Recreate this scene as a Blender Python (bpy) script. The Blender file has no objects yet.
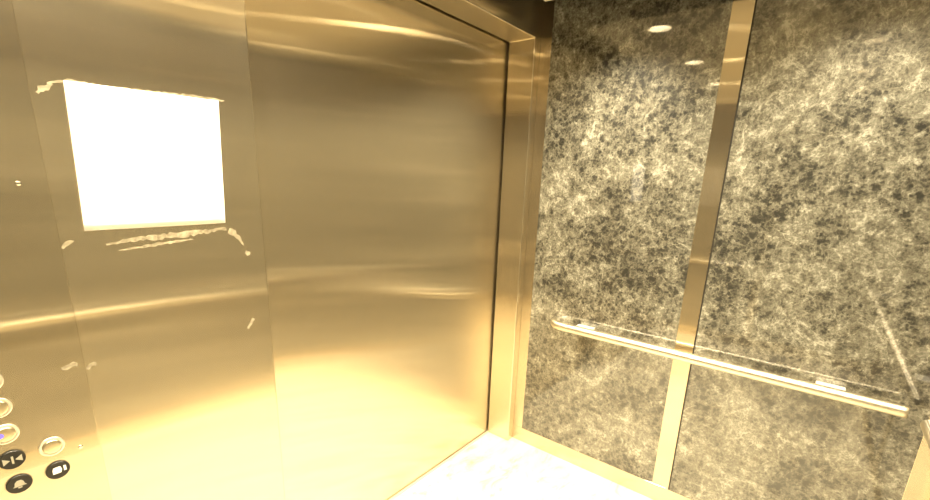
import bpy, bmesh, math, random
from mathutils import Vector, Matrix
PI = math.pi
S = bpy.context.scene
COL = S.collection

# ------------------------------------------------------------------ dimensions (metres)
W, D = 2.87, 1.65                   # car: x -W..0, y -D..0
H, HI = 2.42, 2.180                 # top of the car, and the lower ceiling island with its lamps
JX, JL, JD, ZT = 0.0546, 1.4075, 0.1434, 2.10   # door opening edges, reveal depth, opening height
STRIP = (0.7847, 0.8609)            # middle trim on the right wall
CORNER = 0.057
BASE = 0.086
PX = 1.828                          # right edge of the control panel

# ------------------------------------------------------------------ materials
def new_mat(name):
    m = bpy.data.materials.new(name); m.use_nodes = True
    nt = m.node_tree
    b = nt.nodes['Principled BSDF']
    return m, nt, b

def plain(name, col, rough=.5, metal=0., coat=0.):
    m, nt, b = new_mat(name)
    b.inputs['Base Color'].default_value = (*col, 1)
    b.inputs['Roughness'].default_value = rough
    b.inputs['Metallic'].default_value = metal
    b.inputs['Coat Weight'].default_value = coat
    return m

def node(nt, typ, **kw):
    n = nt.nodes.new(typ)
    for k, v in kw.items():
        if k in n.inputs: n.inputs[k].default_value = v
        else: setattr(n, k, v)
    return n

def ramp(nt, stops):
    r = nt.nodes.new('ShaderNodeValToRGB')
    e = r.color_ramp.elements
    while len(e) < len(stops): e.new(.5)
    for el, (p, c) in zip(e, stops):
        el.position = p; el.color = (*c, 1) if len(c) == 3 else c
    return r

def steel(name, col=(.60, .52, .38), rough=.13, aniso=-.90, haze=.14):
    """brushed stainless steel: reflections smear sideways and stay crisp up and down"""
    m = bpy.data.materials.new(name); m.use_nodes = True
    nt = m.node_tree; nt.nodes.clear(); L = nt.links.new
    out = nt.nodes.new('ShaderNodeOutputMaterial')
    t = nt.nodes.new('ShaderNodeTangent'); t.direction_type = 'UV_MAP'; t.uv_map = 'UVMap'
    uv = nt.nodes.new('ShaderNodeUVMap'); uv.uv_map = 'UVMap'
    g = node(nt, 'ShaderNodeBsdfAnisotropic', distribution='GGX')
    g.inputs['Anisotropy'].default_value = aniso
    g.inputs['Color'].default_value = (*col, 1)
    L(t.outputs[0], g.inputs['Tangent'])
    g.inputs['Roughness'].default_value = rough
    h = node(nt, 'ShaderNodeBsdfAnisotropic', distribution='GGX')
    h.inputs['Roughness'].default_value = .46; h.inputs['Anisotropy'].default_value = -.2
    h.inputs['Color'].default_value = (*col, 1)
    L(t.outputs[0], h.inputs['Tangent'])
    # faint cloudy hand marks: a little more haze here and there
    n2 = node(nt, 'ShaderNodeTexNoise', Scale=5.0, Detail=3.0, Roughness=.6)
    L(uv.outputs[0], n2.inputs['Vector'])
    mr = node(nt, 'ShaderNodeMapRange'); mr.inputs[1].default_value = .3; mr.inputs[2].default_value = .75
    mr.inputs[3].default_value = haze*.88; mr.inputs[4].default_value = haze*1.15
    L(n2.outputs['Fac'], mr.inputs[0])
    mx = nt.nodes.new('ShaderNodeMixShader')
    L(mr.outputs[0], mx.inputs[0]); L(g.outputs[0], mx.inputs[1]); L(h.outputs[0], mx.inputs[2])
    L(mx.outputs[0], out.inputs['Surface'])
    return m

STEEL = steel('brushed_steel', col=(.74, .66, .515))
STEELP = steel('brushed_steel_panel', col=(.72, .645, .505))
STEELC = steel('brushed_steel_plate', col=(.64, .57, .44))
RAIL = steel('brushed_rail', col=(.80, .74, .61), rough=.20, aniso=-.80, haze=.48)
TRIM = steel('brushed_steel_trim', col=(.66, .585, .455))
CHROME = plain('polished_steel', (.80, .77, .70), .16, 1.)
SATIN = plain('satin_steel', (.88, .85, .78), .38, 1.)
BRACK = plain('bracket_steel', (.86, .83, .76), .6, .6)
DARK = plain('dark_gap', (.012, .010, .008), .6)
BLACK = plain('black_plastic', (.008, .007, .006), .3)
PAPER = plain('white_paper', (.93, .92, .90), .6)
SYMBOL = plain('worn_symbol', (.30, .28, .22), .4)
WHITE = plain('white_symbol', (.80, .79, .74), .4)
CEILM = plain('ceiling_paint', (.62, .57, .46), .5)
VOID = plain('dark_ceiling_void', (.03, .026, .02), .7)
LENSR = plain('lamp_ring', (.6, .57, .5), .45)
SILL = plain('aluminium_sill', (.62, .57, .46), .5, .4)
BUTTON = plain('button_steel', (.66, .58, .42), .28, 1.)

def emis(name, col, s):
    m, nt, b = new_mat(name)
    b.inputs['Base Color'].default_value = (*col, 1)
    b.inputs['Emission Color'].default_value = (*col, 1)
    b.inputs['Emission Strength'].default_value = s
    return m
LENS = emis('lamp_lens', (1, .84, .54), 34.0)
LENSD = emis('dimmed_lamp_lens', (1, .82, .5), 12.0)  # glow turned down to weaken the mirror images of these lamps
LIT = emis('lit_button_led', (.16, .10, .60), .9)
LIT.node_tree.nodes['Principled BSDF'].inputs['Base Color'].default_value = (.03, .03, .06, 1)

def laminate():
    m, nt, b = new_mat('marble_laminate')
    L = nt.links.new
    g = nt.nodes.new('ShaderNodeTexCoord')
    def noise(sc, det, rg, dist, off=0):
        mp = node(nt, 'ShaderNodeMapping'); mp.inputs['Location'].default_value = (off, off*.7, off*1.3)
        L(g.outputs['Object'], mp.inputs[0])
        n = node(nt, 'ShaderNodeTexNoise', Scale=sc, Detail=det, Roughness=rg, Distortion=dist)
        L(mp.outputs[0], n.inputs['Vector']); return n.outputs['Fac']
    def math_(op, a, bb, c=None):
        n = nt.nodes.new('ShaderNodeMath'); n.operation = op
        for i, v in enumerate((a, bb, c)):
            if v is None: continue
            if isinstance(v, (int, float)): n.inputs[i].default_value = v
            else: L(v, n.inputs[i])
        return n.outputs[0]
    def smooth(v, a, bb, lo=0., hi=1.):
        n = nt.nodes.new('ShaderNodeMapRange'); n.interpolation_type = 'SMOOTHSTEP'
        L(v, n.inputs[0])
        for q, x in zip((1, 2, 3, 4), (a, bb, lo, hi)): n.inputs[q].default_value = x
        return n.outputs[0]
    def vein(v, w):                       # thin line where a noise crosses its middle value
        return smooth(math_('ABSOLUTE', math_('SUBTRACT', v, .5), None), 0, w, 1, 0)
    def cells(sc, off, a, bb):            # soft round blotches, their outline roughened
        mp = node(nt, 'ShaderNodeMapping'); mp.inputs['Location'].default_value = (off, off, off)
        nn = node(nt, 'ShaderNodeTexNoise', Scale=sc*1.6, Detail=4., Roughness=.6)
        L(g.outputs['Object'], nn.inputs['Vector'])
        ad = nt.nodes.new('ShaderNodeVectorMath'); ad.operation = 'MULTIPLY_ADD'
        L(nn.outputs['Color'], ad.inputs[0]); ad.inputs[1].default_value = (1.1/sc,)*3; L(g.outputs['Object'], ad.inputs[2])
        L(ad.outputs[0], mp.inputs[0])
        v = node(nt, 'ShaderNodeTexVoronoi', Scale=sc); L(mp.outputs[0], v.inputs['Vector'])
        return smooth(v.outputs['Distance'], a, bb, 1, 0)
    cloud = noise(2.3, 3, .55, .6, 5.3)
    patch = noise(6.5, 5, .62, .5, 1.7)
    fine = noise(30, 5, .68, .3, .3)
    flake = noise(110, 3, .65, 0, 5.0)
    grain = math_('MULTIPLY_ADD', fine, .62, math_('MULTIPLY', flake, .38))
    tone = math_('MULTIPLY_ADD', cloud, .45, math_('MULTIPLY_ADD', patch, .55, math_('MULTIPLY', grain, 1.3)))
    tone = math_('MULTIPLY', tone, 1/2.3)
    # dark pebbles gather where the patches are dark
    zone = smooth(math_('MULTIPLY_ADD', cloud, .4, math_('MULTIPLY', patch, .6)), .44, .56, 1, 0)
    peb = math_('MAXIMUM', cells(24, 2.0, .18, .42), math_('MULTIPLY', cells(50, 7.0, .16, .40), .9))
    tone = math_('MULTIPLY_ADD', math_('MULTIPLY', peb, math_('MULTIPLY_ADD', zone, .85, .12)), -.105, tone)
    # pale chips and threads
    chips = math_('MULTIPLY', cells(34, 13.0, .06, .30), smooth(patch, .47, .60))
    v1 = math_('MULTIPLY', vein(noise(4.2, 6, .6, .5, 8.0), .016), smooth(patch, .40, .56))
    v2 = math_('MULTIPLY', vein(noise(10, 5, .62, .5, 4.0), .024), .75)
    v3 = math_('MULTIPLY', vein(noise(24, 4, .6, .3, 6.0), .04), .5)
    tone = math_('MULTIPLY_ADD', math_('MAXIMUM', math_('MAXIMUM', v1, v2), math_('MAXIMUM', chips, v3)), .082, tone)
    r = ramp(nt, [(.38, (.010, .010, .008)), (.445, (.040, .038, .029)), (.50, (.106, .100, .077)), (.555, (.18, .174, .14)), (.64, (.40, .395, .34))])
    L(tone, r.inputs[0]); L(r.outputs[0], b.inputs['Base Color'])
    b.inputs['Roughness'].default_value = .5
    b.inputs['Specular IOR Level'].default_value = .4
    b.inputs['Coat Weight'].default_value = 1.
    b.inputs['Coat Roughness'].default_value = .04
    b.inputs['Coat IOR'].default_value = 1.85
    return m
LAM = laminate()

def floor_mat():
    m, nt, b = new_mat('cream_floor_tile')
    L = nt.links.new
    g = nt.nodes.new('ShaderNodeTexCoord')
    n = node(nt, 'ShaderNodeTexNoise', Scale=4.0, Detail=8.0, Roughness=.7, Distortion=1.2)
    mp = node(nt, 'ShaderNodeMapping'); mp.inputs['Rotation'].default_value = (0, 0, .6); mp.inputs['Scale'].default_value = (1.0, 2.2, 1)
    L(g.outputs['Object'], mp.inputs[0]); L(mp.outputs[0], n.inputs['Vector'])
    r = ramp(nt, [(.34, (.40, .34, .24)), (.45, (.62, .56, .44)), (.6, (.71, .66, .53))])
    L(n.outputs['Fac'], r.inputs[0]); L(r.outputs[0], b.inputs['Base Color'])
    b.inputs['Roughness'].default_value = .35
    return m
FLOOR = floor_mat()

def smear_mat():
    m, nt, b = new_mat('dried_adhesive')
    L = nt.links.new
    g = nt.nodes.new('ShaderNodeTexCoord')
    n = node(nt, 'ShaderNodeTexNoise', Scale=60., Detail=5., Roughness=.7)
    L(g.outputs['Object'], n.inputs['Vector'])
    r = ramp(nt, [(.36, (.12, .098, .06)), (.64, (.34, .30, .215))])
    L(n.outputs['Fac'], r.inputs[0]); L(r.outputs[0], b.inputs['Base Color'])
    b.inputs['Roughness'].default_value = .45
    return m
GLUE = smear_mat()

# ------------------------------------------------------------------ mesh helpers
def uv_box(bm):
    uv = bm.loops.layers.uv.get('UVMap') or bm.loops.layers.uv.new('UVMap')
    bm.normal_update()
    for f in bm.faces:
        n = f.normal
        if abs(n.z) < .92:
            u = Vector((0, 0, 1)).cross(n).normalized(); v = Vector((0, 0, 1))
        else:
            u = Vector((1, 0, 0)); v = Vector((0, 1, 0))
        for l in f.loops:
            l[uv].uv = (l.vert.co.dot(u), l.vert.co.dot(v))

def obj(name, bm, mat, parent=None, smooth=False, bevel=0, world_loc=None):
    uv_box(bm)
    me = bpy.data.meshes.new(name); bm.to_mesh(me); bm.free()
    me.materials.append(mat)
    if smooth:
        for p in me.polygons: p.use_smooth = True
    o = bpy.data.objects.new(name, me); COL.objects.link(o)
    if parent: o.parent = parent
    if world_loc: o.location = world_loc
    if bevel:
        b = o.modifiers.new('bevel', 'BEVEL'); b.width = bevel; b.segments = 3; b.limit_method = 'ANGLE'
    return o

def box(bm, x0, x1, y0, y1, z0, z1):
    vs = [bm.verts.new((x, y, z)) for x in (x0, x1) for y in (y0, y1) for z in (z0, z1)]
    for f in ((0, 1, 3, 2), (4, 6, 7, 5), (0, 4, 5, 1), (2, 3, 7, 6), (0, 2, 6, 4), (1, 5, 7, 3)):
        bm.faces.new([vs[i] for i in f])
    bmesh.ops.recalc_face_normals(bm, faces=bm.faces[:])
    return bm

def boxm(*a): return box(bmesh.new(), *a)

def prism_xz(pts, y0, y1):
    bm = bmesh.new()
    a = [bm.verts.new((x, y0, z)) for x, z in pts]
    b = [bm.verts.new((x, y1, z)) for x, z in pts]
    n = len(pts)
    bm.faces.new(a); bm.faces.new(b[::-1])
    for i in range(n): bm.faces.new((a[i], b[i], b[(i+1) % n], a[(i+1) % n]))
    bmesh.ops.recalc_face_normals(bm, faces=bm.faces[:])
    return bm

def tube(path, r, seg=28, cap=True):
    bm = bmesh.new(); rings = []
    P = [Vector(p) for p in path]
    for i, p in enumerate(P):
        t = (P[min(i+1, len(P)-1)] - P[max(i-1, 0)]).normalized()
        a = Vector((0, 0, 1)); s = t.cross(a).normalized()
        rings.append([bm.verts.new(p + r*(math.cos(k*2*PI/seg)*s + math.sin(k*2*PI/seg)*a)) for k in range(seg)])
    for A, B in zip(rings, rings[1:]):
        for k in range(seg): bm.faces.new((A[k], A[(k+1) % seg], B[(k+1) % seg], B[k]))
    if cap:
        bm.faces.new(rings[0][::-1]); bm.faces.new(rings[-1])
    bmesh.ops.recalc_face_normals(bm, faces=bm.faces[:])
    return bm

def lathe_y(profile, seg=40):
    """profile of (radius, y) turned about the y axis; y negative faces the car"""
    bm = bmesh.new(); rings = []
    for r, y in profile:
        if r < 1e-6: rings.append([bm.verts.new((0, y, 0))])
        else: rings.append([bm.verts.new((r*math.cos(k*2*PI/seg), y, r*math.sin(k*2*PI/seg))) for k in range(seg)])
    for A, B in zip(rings, rings[1:]):
        for k in range(seg):
            k2 = (k+1) % seg
            if len(A) == 1: bm.faces.new((A[0], B[k2], B[k]))
            elif len(B) == 1: bm.faces.new((A[k], A[k2], B[0]))
            else: bm.faces.new((A[k], A[k2], B[k2], B[k]))
    bmesh.ops.recalc_face_normals(bm, faces=bm.faces[:])
    return bm

def lathe_z(profile, seg=48):
    bm = lathe_y(profile, seg)
    bmesh.ops.rotate(bm, verts=bm.verts[:], cent=(0, 0, 0), matrix=Matrix.Rotation(PI/2, 3, 'X'))
    return bm

def struct(name, bm, mat, **k):
    o = obj(name, bm, mat, **k); o['kind'] = 'structure'; return o

def tag(o, label, cat, group=None):
    o['label'] = label; o['category'] = cat
    if group: o['group'] = group
    return o

def thing(name, loc, label, cat, group=None):
    o = bpy.data.objects.new(name, None); COL.objects.link(o); o.location = loc
    o.empty_display_size = .1
    return tag(o, label, cat, group)

# ------------------------------------------------------------------ the car (setting)
T = .06
struct('floor', boxm(-W-T, T, -D-T, .22, -T, 0), FLOOR)
LX, LY, LR = (-.37, -1.08, -1.76, -2.43), (-.42, -1.23), .054
IX0, IX1, IY0, IY1 = -W+.20, -.20, -D+.125, -.125
def island_bm():
    """lowered ceiling panel with a round hole for every downlight"""
    bm = bmesh.new()
    xs = [IX1] + [(a+b)/2 for a, b in zip(LX, LX[1:])] + [IX0]; ys = [IY1, (LY[0]+LY[1])/2, IY0]
    for i, cx in enumerate(LX):
        for k, cy in enumerate(LY):
            x1, x0, y1, y0 = xs[i], xs[i+1], ys[k], ys[k+1]
            ang = sorted([j/40*2*PI for j in range(40)] + [math.atan2(y-cy, x-cx) % (2*PI) for x in (x0, x1) for y in (y0, y1)])
            inn, out, top = [], [], []
            for a in ang:
                c, s_ = math.cos(a), math.sin(a)
                t = min([((x1 if c > 0 else x0)-cx)/c if abs(c) > 1e-9 else 1e9, ((y1 if s_ > 0 else y0)-cy)/s_ if abs(s_) > 1e-9 else 1e9])
                inn.append(bm.verts.new((cx+LR*c, cy+LR*s_, HI))); out.append(bm.verts.new((cx+t*c, cy+t*s_, HI)))
                top.append(bm.verts.new((cx+LR*c, cy+LR*s_, HI+.075)))
            n = len(ang)
            for j in range(n):
                m = (j+1) % n
                bm.faces.new((inn[j], inn[m], out[m], out[j])); bm.faces.new((inn[j], top[j], top[m], inn[m]))
            bm.faces.new(top)
    bmesh.ops.remove_doubles(bm, verts=bm.verts[:], dist=1e-5)
    # folded rim
    for a in ((IX0, IX0+.003, IY0, IY1), (IX1-.003, IX1, IY0, IY1), (IX0+.003, IX1-.003, IY0, IY0+.003), (IX0+.003, IX1-.003, IY1-.003, IY1)):
        box(bm, *a, HI+.0005, HI+.03)
    box(bm, IX0+.15, IX1-.15, IY0+.15, IY1-.15, HI+.078, H)
    return bm
struct('ceiling', boxm(-W-T, T, -D-T, JD+.1, H, H+T), VOID)
struct('ceiling_island', island_bm(), CEILM)
# front wall: one steel skin round the door opening
struct('wall_front', prism_xz([(-W-T, 0), (-JL, 0), (-JL, ZT), (-JX, ZT), (-JX, 0), (0, 0), (0, H), (-W-T, H)], 0, JD), STEELP, bevel=.0045)
struct('wall_right', boxm(0, T, -D-T, JD, 0, H), LAM)
struct('wall_back', boxm(-W-T, T, -D-T, -D-.003, 0, H), LAM)
struct('wall_left', boxm(-W-T, -W-.003, -D-T, 0, 0, H), LAM)

n_trim = 0
def trim(bm, mat=None):
    global n_trim
    n_trim += 1
    return struct('trim_%d' % n_trim, bm, mat or TRIM, bevel=.0012)
# right wall strips (dark shadow reveal along one side of the middle strip)
trim(boxm(-.003, .0035, -CORNER, 0, BASE, H))
trim(boxm(-.003, .0035, -STRIP[1]+.004, -STRIP[0], BASE, H))
trim(boxm(-.0015, .0035, -STRIP[1]-.001, -STRIP[1]+.0045, BASE, H), DARK)
trim(boxm(-.003, .0035, -D, -1.587, BASE, H))
struct('baseboard_right', boxm(-.003, .0035, -D, 0, 0, BASE), TRIM, bevel=.0012)
# back wall strips
for x in (-.96, -1.91):
    trim(boxm(x-.038, x+.038, -D-.0035, -D+.002, BASE, H))
trim(boxm(-CORNER, -.002, -D-.0035, -D+.002, BASE, H))
trim(boxm(-W, -W+CORNER, -D-.0035, -D+.002, BASE, H))
struct('baseboard_back', boxm(-W, 0, -D-.0035, -D+.002, 0, BASE), TRIM, bevel=.0012)
# left wall strips
trim(boxm(-W-.0035, -W+.002, -D/2-.038, -D/2+.038, BASE, H))
struct('baseboard_left', boxm(-W-.0035, -W+.002, -D, 0, 0, BASE), TRIM, bevel=.0012)

# ------------------------------------------------------------------ sliding door, slightly rippled sheet steel
def door_bm():
    bm = bmesh.new()
    x0, x1, z0, z1 = -JL-.12, -JX+.10, .001, ZT+.06
    nx, nz = 90, 120
    y0 = JD+.007
    def wave(x, z):
        u = (x-x0)/(x1-x0); v = z/ZT
        w = .0016*math.sin(2*PI*(u*.9+.15))*math.sin(PI*v*1.3+.4)
        w += .0012*math.cos(2*PI*(v*1.5-.1))*math.cos(PI*u*1.2)
        return w
    g = [[bm.verts.new((x0+(x1-x0)*i/nx, y0+.003+wave(x0+(x1-x0)*i/nx, z0+(z1-z0)*k/nz), z0+(z1-z0)*k/nz)) for k in range(nz+1)] for i in range(nx+1)]
    bk = [[bm.verts.new((x, y0+.04, z)) for z in (z0, z1)] for x in (x0, x1)]
    for i in range(nx):
        for k in range(nz): bm.faces.new((g[i][k], g[i+1][k], g[i+1][k+1], g[i][k+1]))
    bm.faces.new((bk[0][0], bk[0][1], bk[1][1], bk[1][0]))
    bm.faces.new([g[i][0] for i in range(nx, -1, -1)] + [bk[0][0], bk[1][0]])
    bm.faces.new([g[i][nz] for i in range(nx+1)] + [bk[1][1], bk[0][1]])
    bm.faces.new([g[0][k] for k in range(nz+1)] + [bk[0][1], bk[0][0]])
    bm.faces.new([g[nx][k] for k in range(nz, -1, -1)] + [bk[1][0], bk[1][1]])
    bmesh.ops.recalc_face_normals(bm, faces=bm.faces[:])
    return bm
door = struct('door_1', door_bm(), STEEL)
for p in door.data.polygons: p.use_smooth = len(p.vertices) == 4 and p.area < .01
# hoistway side of the opening, dark, behind the door
struct('wall_shaft', boxm(-W-T, T, .215, .22+T, -T, H+T), DARK)
struct('trim_sill', boxm(-JL, -JX, JD-.004, JD+.006, 0, .0035), SILL)

# ------------------------------------------------------------------ control panel with round buttons
cp = thing('control_panel', (-1.985, 0, .25), 'brushed steel elevator control panel with round buttons, left of the papered panel', 'control panel')
obj('faceplate', boxm(-.157, .157, -.004, -.0002, 0, 1.92), STEELC, cp, bevel=.0012)
PZ = -.25
def at(o, x, z, y=-.004): o.location = (x+1.985, y, z+PZ); return o
def metal_button(x, z, lit=False):
    b = at(obj('button', lathe_y([(.0, -.0055), (.012, -.0055), (.0145, -.005), (.0152, -.003), (.0152, 0)]), BUTTON, cp, smooth=True), x, z)
    if lit:
        l = obj('led', lathe_y([(0, -.0064), (.004, -.0062), (.0055, -.0052)], 20), LIT, b, smooth=True); l.location.x = -.007
    obj('halo', lathe_y([(.0153, -.0012), (.0185, -.0020), (.0202, -.0020), (.0208, -.001), (.0208, 0)]), SATIN, b, smooth=True)
    return b
def flat_poly(bm, pts, y0, y1):
    a = [bm.verts.new((x, y0, z)) for x, z in pts]; b = [bm.verts.new((x, y1, z)) for x, z in pts]
    bm.faces.new(a); bm.faces.new(b[::-1])
    for i in range(len(pts)): bm.faces.new((a[i], b[i], b[(i+1) % len(pts)], a[(i+1) % len(pts)]))
def black_button(x, z, polys, bright=False):
    b = at(obj('button', lathe_y([(.0, -.0045), (.0185, -.0045), (.0195, -.0035), (.0195, 0)]), BLACK, cp, smooth=False), x, z)
    b['label'] = 'black round button'
    bm = bmesh.new()
    for p in polys: flat_poly(bm, p, -.0054, -.0045)
    bmesh.ops.recalc_face_normals(bm, faces=bm.faces[:])
    s = obj('symbol', bm, WHITE if bright else SYMBOL, b); s['label'] = 'raised white symbol'
    return b
XA, XB = -1.9645, -1.906
metal_button(XA-.006, 1.055); metal_button(XA-.003, .999); metal_button(XA-.002, .942, True)
metal_button(XB, .885)
black_button(XA-.001, .885, [[(-.014, -.007), (-.004, 0), (-.014, .007)], [(-.0016, -.008), (.0016, -.008), (.0016, .008), (-.0016, .008)], [(.014, -.007), (.004, 0), (.014, .007)]])
bell = [(-.010, -.004), (.010, -.004), (.0075, -.001), (.0065, .005), (.003, .009), (-.003, .009), (-.0065, .005), (-.0075, -.001)]
black_button(XA, .828, [bell, [(-.003, -.008), (.003, -.008), (.003, -.0055), (-.003, -.0055)]])
black_button(XB+.001, .828, [[(-.009, -.006), (.004, -.006), (.006, .001), (.004, .008), (-.007, .008), (-.009, .002)], [(.009, -.004), (.013, -.004), (.013, .007), (.009, .007)]], True)
for x, z in ((-1.870, 1.423), (-1.862, .862)):
    s = at(obj('screw', lathe_y([(0, -.002), (.0025, -.002), (.0042, -.0008), (.0046, 0)], 20), CHROME, cp, smooth=True), x, z)

# ------------------------------------------------------------------ paper notice and the dried tape round it
def paper_bm():
    bm = bmesh.new()
    c = [(-1.777, 1.615), (-1.494, 1.620), (-1.507, 1.331), (-1.787, 1.329)]   # tl tr br bl
    n = 16; cx, cz = -1.64, 1.474
    def P(i, k, off):
        u, v = i/n, k/n
        x = (c[0][0]*(1-u)+c[1][0]*u)*(1-v) + (c[3][0]*(1-u)+c[2][0]*u)*v
        z = (c[0][1]*(1-u)+c[1][1]*u)*(1-v) + (c[3][1]*(1-u)+c[2][1]*u)*v
        y = -.0022 - .0005*math.sin(PI*u)*math.sin(PI*v) - .0003*math.sin(5*u+2*v)**2 + off
        return bm.verts.new((x-cx, y, z-cz))
    A = [[P(i, k, 0) for k in range(n+1)] for i in range(n+1)]
    B = [[P(i, k, .0006) for k in range(n+1)] for i in range(n+1)]
    for i in range(n):
        for k in range(n):
            bm.faces.new((A[i][k], A[i+1][k], A[i+1][k+1], A[i][k+1]))
            bm.faces.new((B[i][k], B[i][k+1], B[i+1][k+1], B[i+1][k]))
    for i in range(n):
        for a, b in (((i, 0), (i+1, 0)), ((i, n), (i+1, n)), ((0, i), (0, i+1)), ((n, i), (n, i+1))):
            bm.faces.new((A[a[0]][a[1]], A[b[0]][b[1]], B[b[0]][b[1]], B[a[0]][a[1]]))
    bmesh.ops.recalc_face_normals(bm, faces=bm.faces[:])
    return bm
tag(obj('paper_sheet', paper_bm(), PAPER, smooth=True, world_loc=(-1.64, 0, 1.474)),
    'blank white sheet of paper stuck on the steel panel beside the door', 'paper')

def blob_strip(pts, widths, seed, jag=.35, th=.0009):
    """a thin irregular crust along a polyline on the front wall"""
    rnd = random.Random(seed); bm = bmesh.new()
    P = [Vector((x, 0, z)) for x, z in pts]
    # resample
    out = []
    for (a, b, wa, wb) in zip(P, P[1:], widths, widths[1:]):
        n = max(2, int((b-a).length/.006))
        for i in range(n): out.append((a.lerp(b, i/n), wa+(wb-wa)*i/n))
    out.append((P[-1], widths[-1]))
    cen = P[0].lerp(P[-1], .5)
    T_, B_ = [], []
    for i, (p, w) in enumerate(out):
        q = out[min(i+1, len(out)-1)][0]-out[max(i-1, 0)][0]
        nrm = Vector((-q.z, 0, q.x)).normalized()
        up = p + nrm*w*(.5+jag*(rnd.random()-.5)); dn = p - nrm*w*(.5+jag*(rnd.random()-.5))
        T_.append((up-cen, dn-cen))
    top = [[bm.verts.new((v.x, -th, v.z)) for v in t] for t in T_]
    bot = [[bm.verts.new((v.x, 0, v.z)) for v in t] for t in T_]
    for i in range(len(top)-1):
        bm.faces.new((top[i][0], top[i+1][0], top[i+1][1], top[i][1]))
        bm.faces.new((bot[i][0], bot[i][1], bot[i+1][1], bot[i+1][0]))
        for s in (0, 1): bm.faces.new((top[i][s], top[i+1][s], bot[i+1][s], bot[i][s]))
    for e in (0, -1): bm.faces.new((top[e][0], top[e][1], bot[e][1], bot[e][0]))
    bmesh.ops.recalc_face_normals(bm, faces=bm.faces[:])
    return bm, cen
def residue(name, pts, widths, seed, label, cat, jag=.6, th=.0009, y=0, mat=None):
    bm, c = blob_strip(pts, widths, seed, jag, th)
    return tag(obj(name, bm, mat or GLUE, world_loc=(c.x, y, c.z)), label, cat)
residue('tape_residue', [(-1.802, 1.606), (-1.77, 1.616), (-1.70, 1.615), (-1.60, 1.619), (-1.55, 1.622), (-1.48, 1.622)], [.003, .005, .004, .006, .005, .004], 1,
        'thin torn line of tape residue along the top edge of the paper', 'tape residue')
residue('tape_residue', [(-1.818, 1.586), (-1.812, 1.594), (-1.803, 1.597), (-1.794, 1.606)], [.004, .009, .008, .004], 2,
        'crumpled tape residue patch at the upper left corner of the paper', 'tape residue')
residue('tape_residue', [(-1.755, 1.298), (-1.70, 1.305), (-1.62, 1.308), (-1.56, 1.312), (-1.505, 1.317)], [.004, .008, .012, .009, .006], 3,
        'long whitish strip of tape residue just below the paper', 'tape residue')
residue('tape_residue', [(-1.735, 1.283), (-1.66, 1.290), (-1.585, 1.296)], [.003, .006, .003], 4,
        'short pale tape line lowest under the paper, below the long strip', 'tape residue')
residue('tape_residue', [(-1.500, 1.311), (-1.487, 1.305), (-1.476, 1.288), (-1.465, 1.270)], [.012, .012, .008, .003], 5,
        'slanting tape residue trail below the lower right corner of the paper', 'tape residue')
residue('glue_spot', [(-1.463, 1.252), (-1.457, 1.249), (-1.450, 1.248)], [.007, .013, .006], 6,
        'small round glue spot at the end of the slanting tape trail', 'glue')
residue('tape_residue', [(-1.826, 1.296), (-1.813, 1.310), (-1.806, 1.309)], [.006, .010, .004], 7,
        'small curled tape residue below the lower left corner of the paper', 'tape residue')
residue('glue_smear', [(-1.826, 1.034), (-1.818, 1.042), (-1.808, 1.039)], [.006, .010, .005], 8,
        'pale glue smear just right of the control panel seam', 'glue')
residue('glue_smear', [(-1.866, 1.048), (-1.853, 1.052), (-1.840, 1.050)], [.006, .013, .007], 9,
        'pale glue smear on the control panel above its buttons', 'glue', y=-.004)
residue('glue_smear', [(-1.475, 1.040), (-1.466, 1.052), (-1.456, 1.065)], [.006, .006, .010], 10,
        'short slanting pale smear on the steel panel far below the paper', 'glue')

# ------------------------------------------------------------------ handrails
RR = .0212
def handrail(name, L, ret_start, ret_end, label, brackets, gap=0):
    """local x runs along the wall, local -y is out from the wall; wall face at y=0"""
    t = thing(name, (0, 0, 0), label, 'handrail')
    off = .067; R = .060
    path = []
    if ret_start:
        path.append((RR, 0.0, 0)); path.append((RR, -(off-R), 0))
        for k in range(1, 13):
            a = k/12*PI/2; path.append((RR+R-R*math.cos(a), -(off-R)-R*math.sin(a), 0))
    else: path.append((0, -off, 0))
    if ret_end:
        for k in range(0, 13):
            a = PI/2*(1-k/12); path.append((L-RR-R+R*math.cos(a), -(off-R)-R*math.sin(a), 0))
        path.append((L-RR, gap, 0))
    else:
        path.append((L-.01, -off, 0)); path.append((L, -off, 0))
    obj('rail', tube(path, RR), RAIL, t, smooth=True, bevel=0)
    for bx in brackets:
        obj('bracket', boxm(bx-.043, bx+.043, -off, gap, .002, .012), BRACK, t, bevel=.003)
    return t
hr = handrail('handrail', 1.332, True, False, 'polished steel handrail on the marble-look wall, running from the door corner', (.185, 1.132))
hr.location = (-.0005, -.190, .7705); hr.rotation_euler = (0, 0, -PI/2)
hb = handrail('handrail', 2.55, False, True, 'steel handrail of the back wall, only its end showing at the right edge', (.30, 2.2), .008)
hb.location = (-.092, -D+.0085, .752); hb.rotation_euler = (0, 0, PI)
hl = handrail('handrail', .63, True, True, 'short steel handrail on the left wall, mirrored as a bright line in the steel', (.12, .51))
hl.location = (-W+.0005, -.75, .768); hl.rotation_euler = (0, 0, PI/2)

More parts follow.
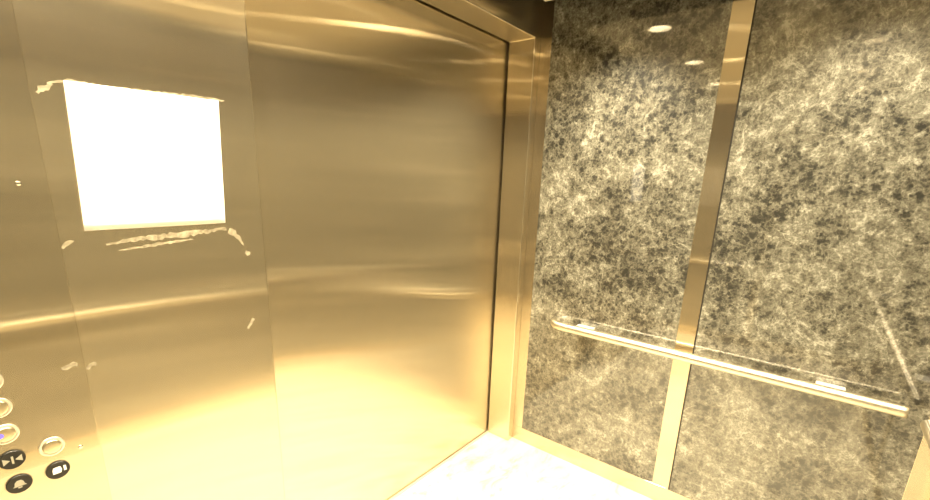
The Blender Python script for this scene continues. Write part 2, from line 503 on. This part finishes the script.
# ------------------------------------------------------------------ downlights
proto = None
_t = obj('lens', lathe_z([(.0, .046), (.030, .047), (.050, .052), (.050, .056)]), LENSD)
lens_dimmed = _t.data; bpy.data.objects.remove(_t)
names = ['in the row nearest the right wall', 'second from the right wall', 'third from the right wall', 'in the row nearest the left wall']
SPOT_W = 66
DIM = {(0, 1): .65, (1, 1): .65, (2, 1): .65, (3, 1): .5, (3, 0): .6}     # lamps turned down so the walls and their reflections come out darker
for ix, x in enumerate(LX):
    for iy, y in enumerate(LY):
        lab = 'round recessed ceiling downlight %s, %s' % (names[ix], 'nearest the door' if iy == 0 else 'nearest the back wall')
        if proto is None:
            proto = thing('downlight', (x, y, HI), lab, 'light', 'ceiling downlights')
            # the ring is lathed about z, hanging 6 mm below the ceiling
            obj('ring', lathe_z([(.0505, .055), (.0505, .0), (.0515, -.004), (.060, -.006), (.070, -.003), (.072, .001)]), LENSR, proto, smooth=True)
            obj('lens', lathe_z([(.0, .046), (.030, .047), (.050, .052), (.050, .056)]), LENS, proto)
            r = proto
        else:
            r = proto.copy(); COL.objects.link(r); r.location = (x, y, HI)
            r['label'] = lab
            for ch in proto.children:
                c = ch.copy(); COL.objects.link(c); c.parent = r
                if (ix, iy) in DIM and ch.name.startswith('lens'):
                    c.data = lens_dimmed
        ld = bpy.data.lights.new('downlight_beam', 'SPOT')
        ld.energy = SPOT_W*DIM.get((ix, iy), 1); ld.color = (1, .85, .575)
        ld.spot_size = math.radians(128); ld.spot_blend = 1.0; ld.shadow_soft_size = .035
        lo = bpy.data.objects.new('downlight_beam', ld); COL.objects.link(lo)
        lo.location = (x, y, HI-.008)

# ------------------------------------------------------------------ world, camera, view
w = bpy.data.worlds.new('World'); S.world = w; w.use_nodes = True
w.node_tree.nodes['Background'].inputs[0].default_value = (0, 0, 0, 1)
cd = bpy.data.cameras.new('Camera'); cam = bpy.data.objects.new('Camera', cd); COL.objects.link(cam)
Rm = Matrix(((0.6235379, 0.1798437, -0.7608263), (-0.7809985, 0.1871593, -0.5958295), (0.0352395, 0.9657265, 0.2571586)))
cam.matrix_world = Matrix.Translation((-2.01574, -1.18134, 1.45833)) @ Rm.to_4x4()
cd.sensor_fit = 'HORIZONTAL'; cd.sensor_width = 36
cd.lens = 442.218/930*36
cd.shift_y = 47.57/930
cd.clip_start = .01
S.camera = cam
S.view_settings.view_transform = 'Standard'; S.view_settings.look = 'None'
S.view_settings.gamma = 1; S.view_settings.use_curve_mapping = False
S.view_settings.exposure = 1.38
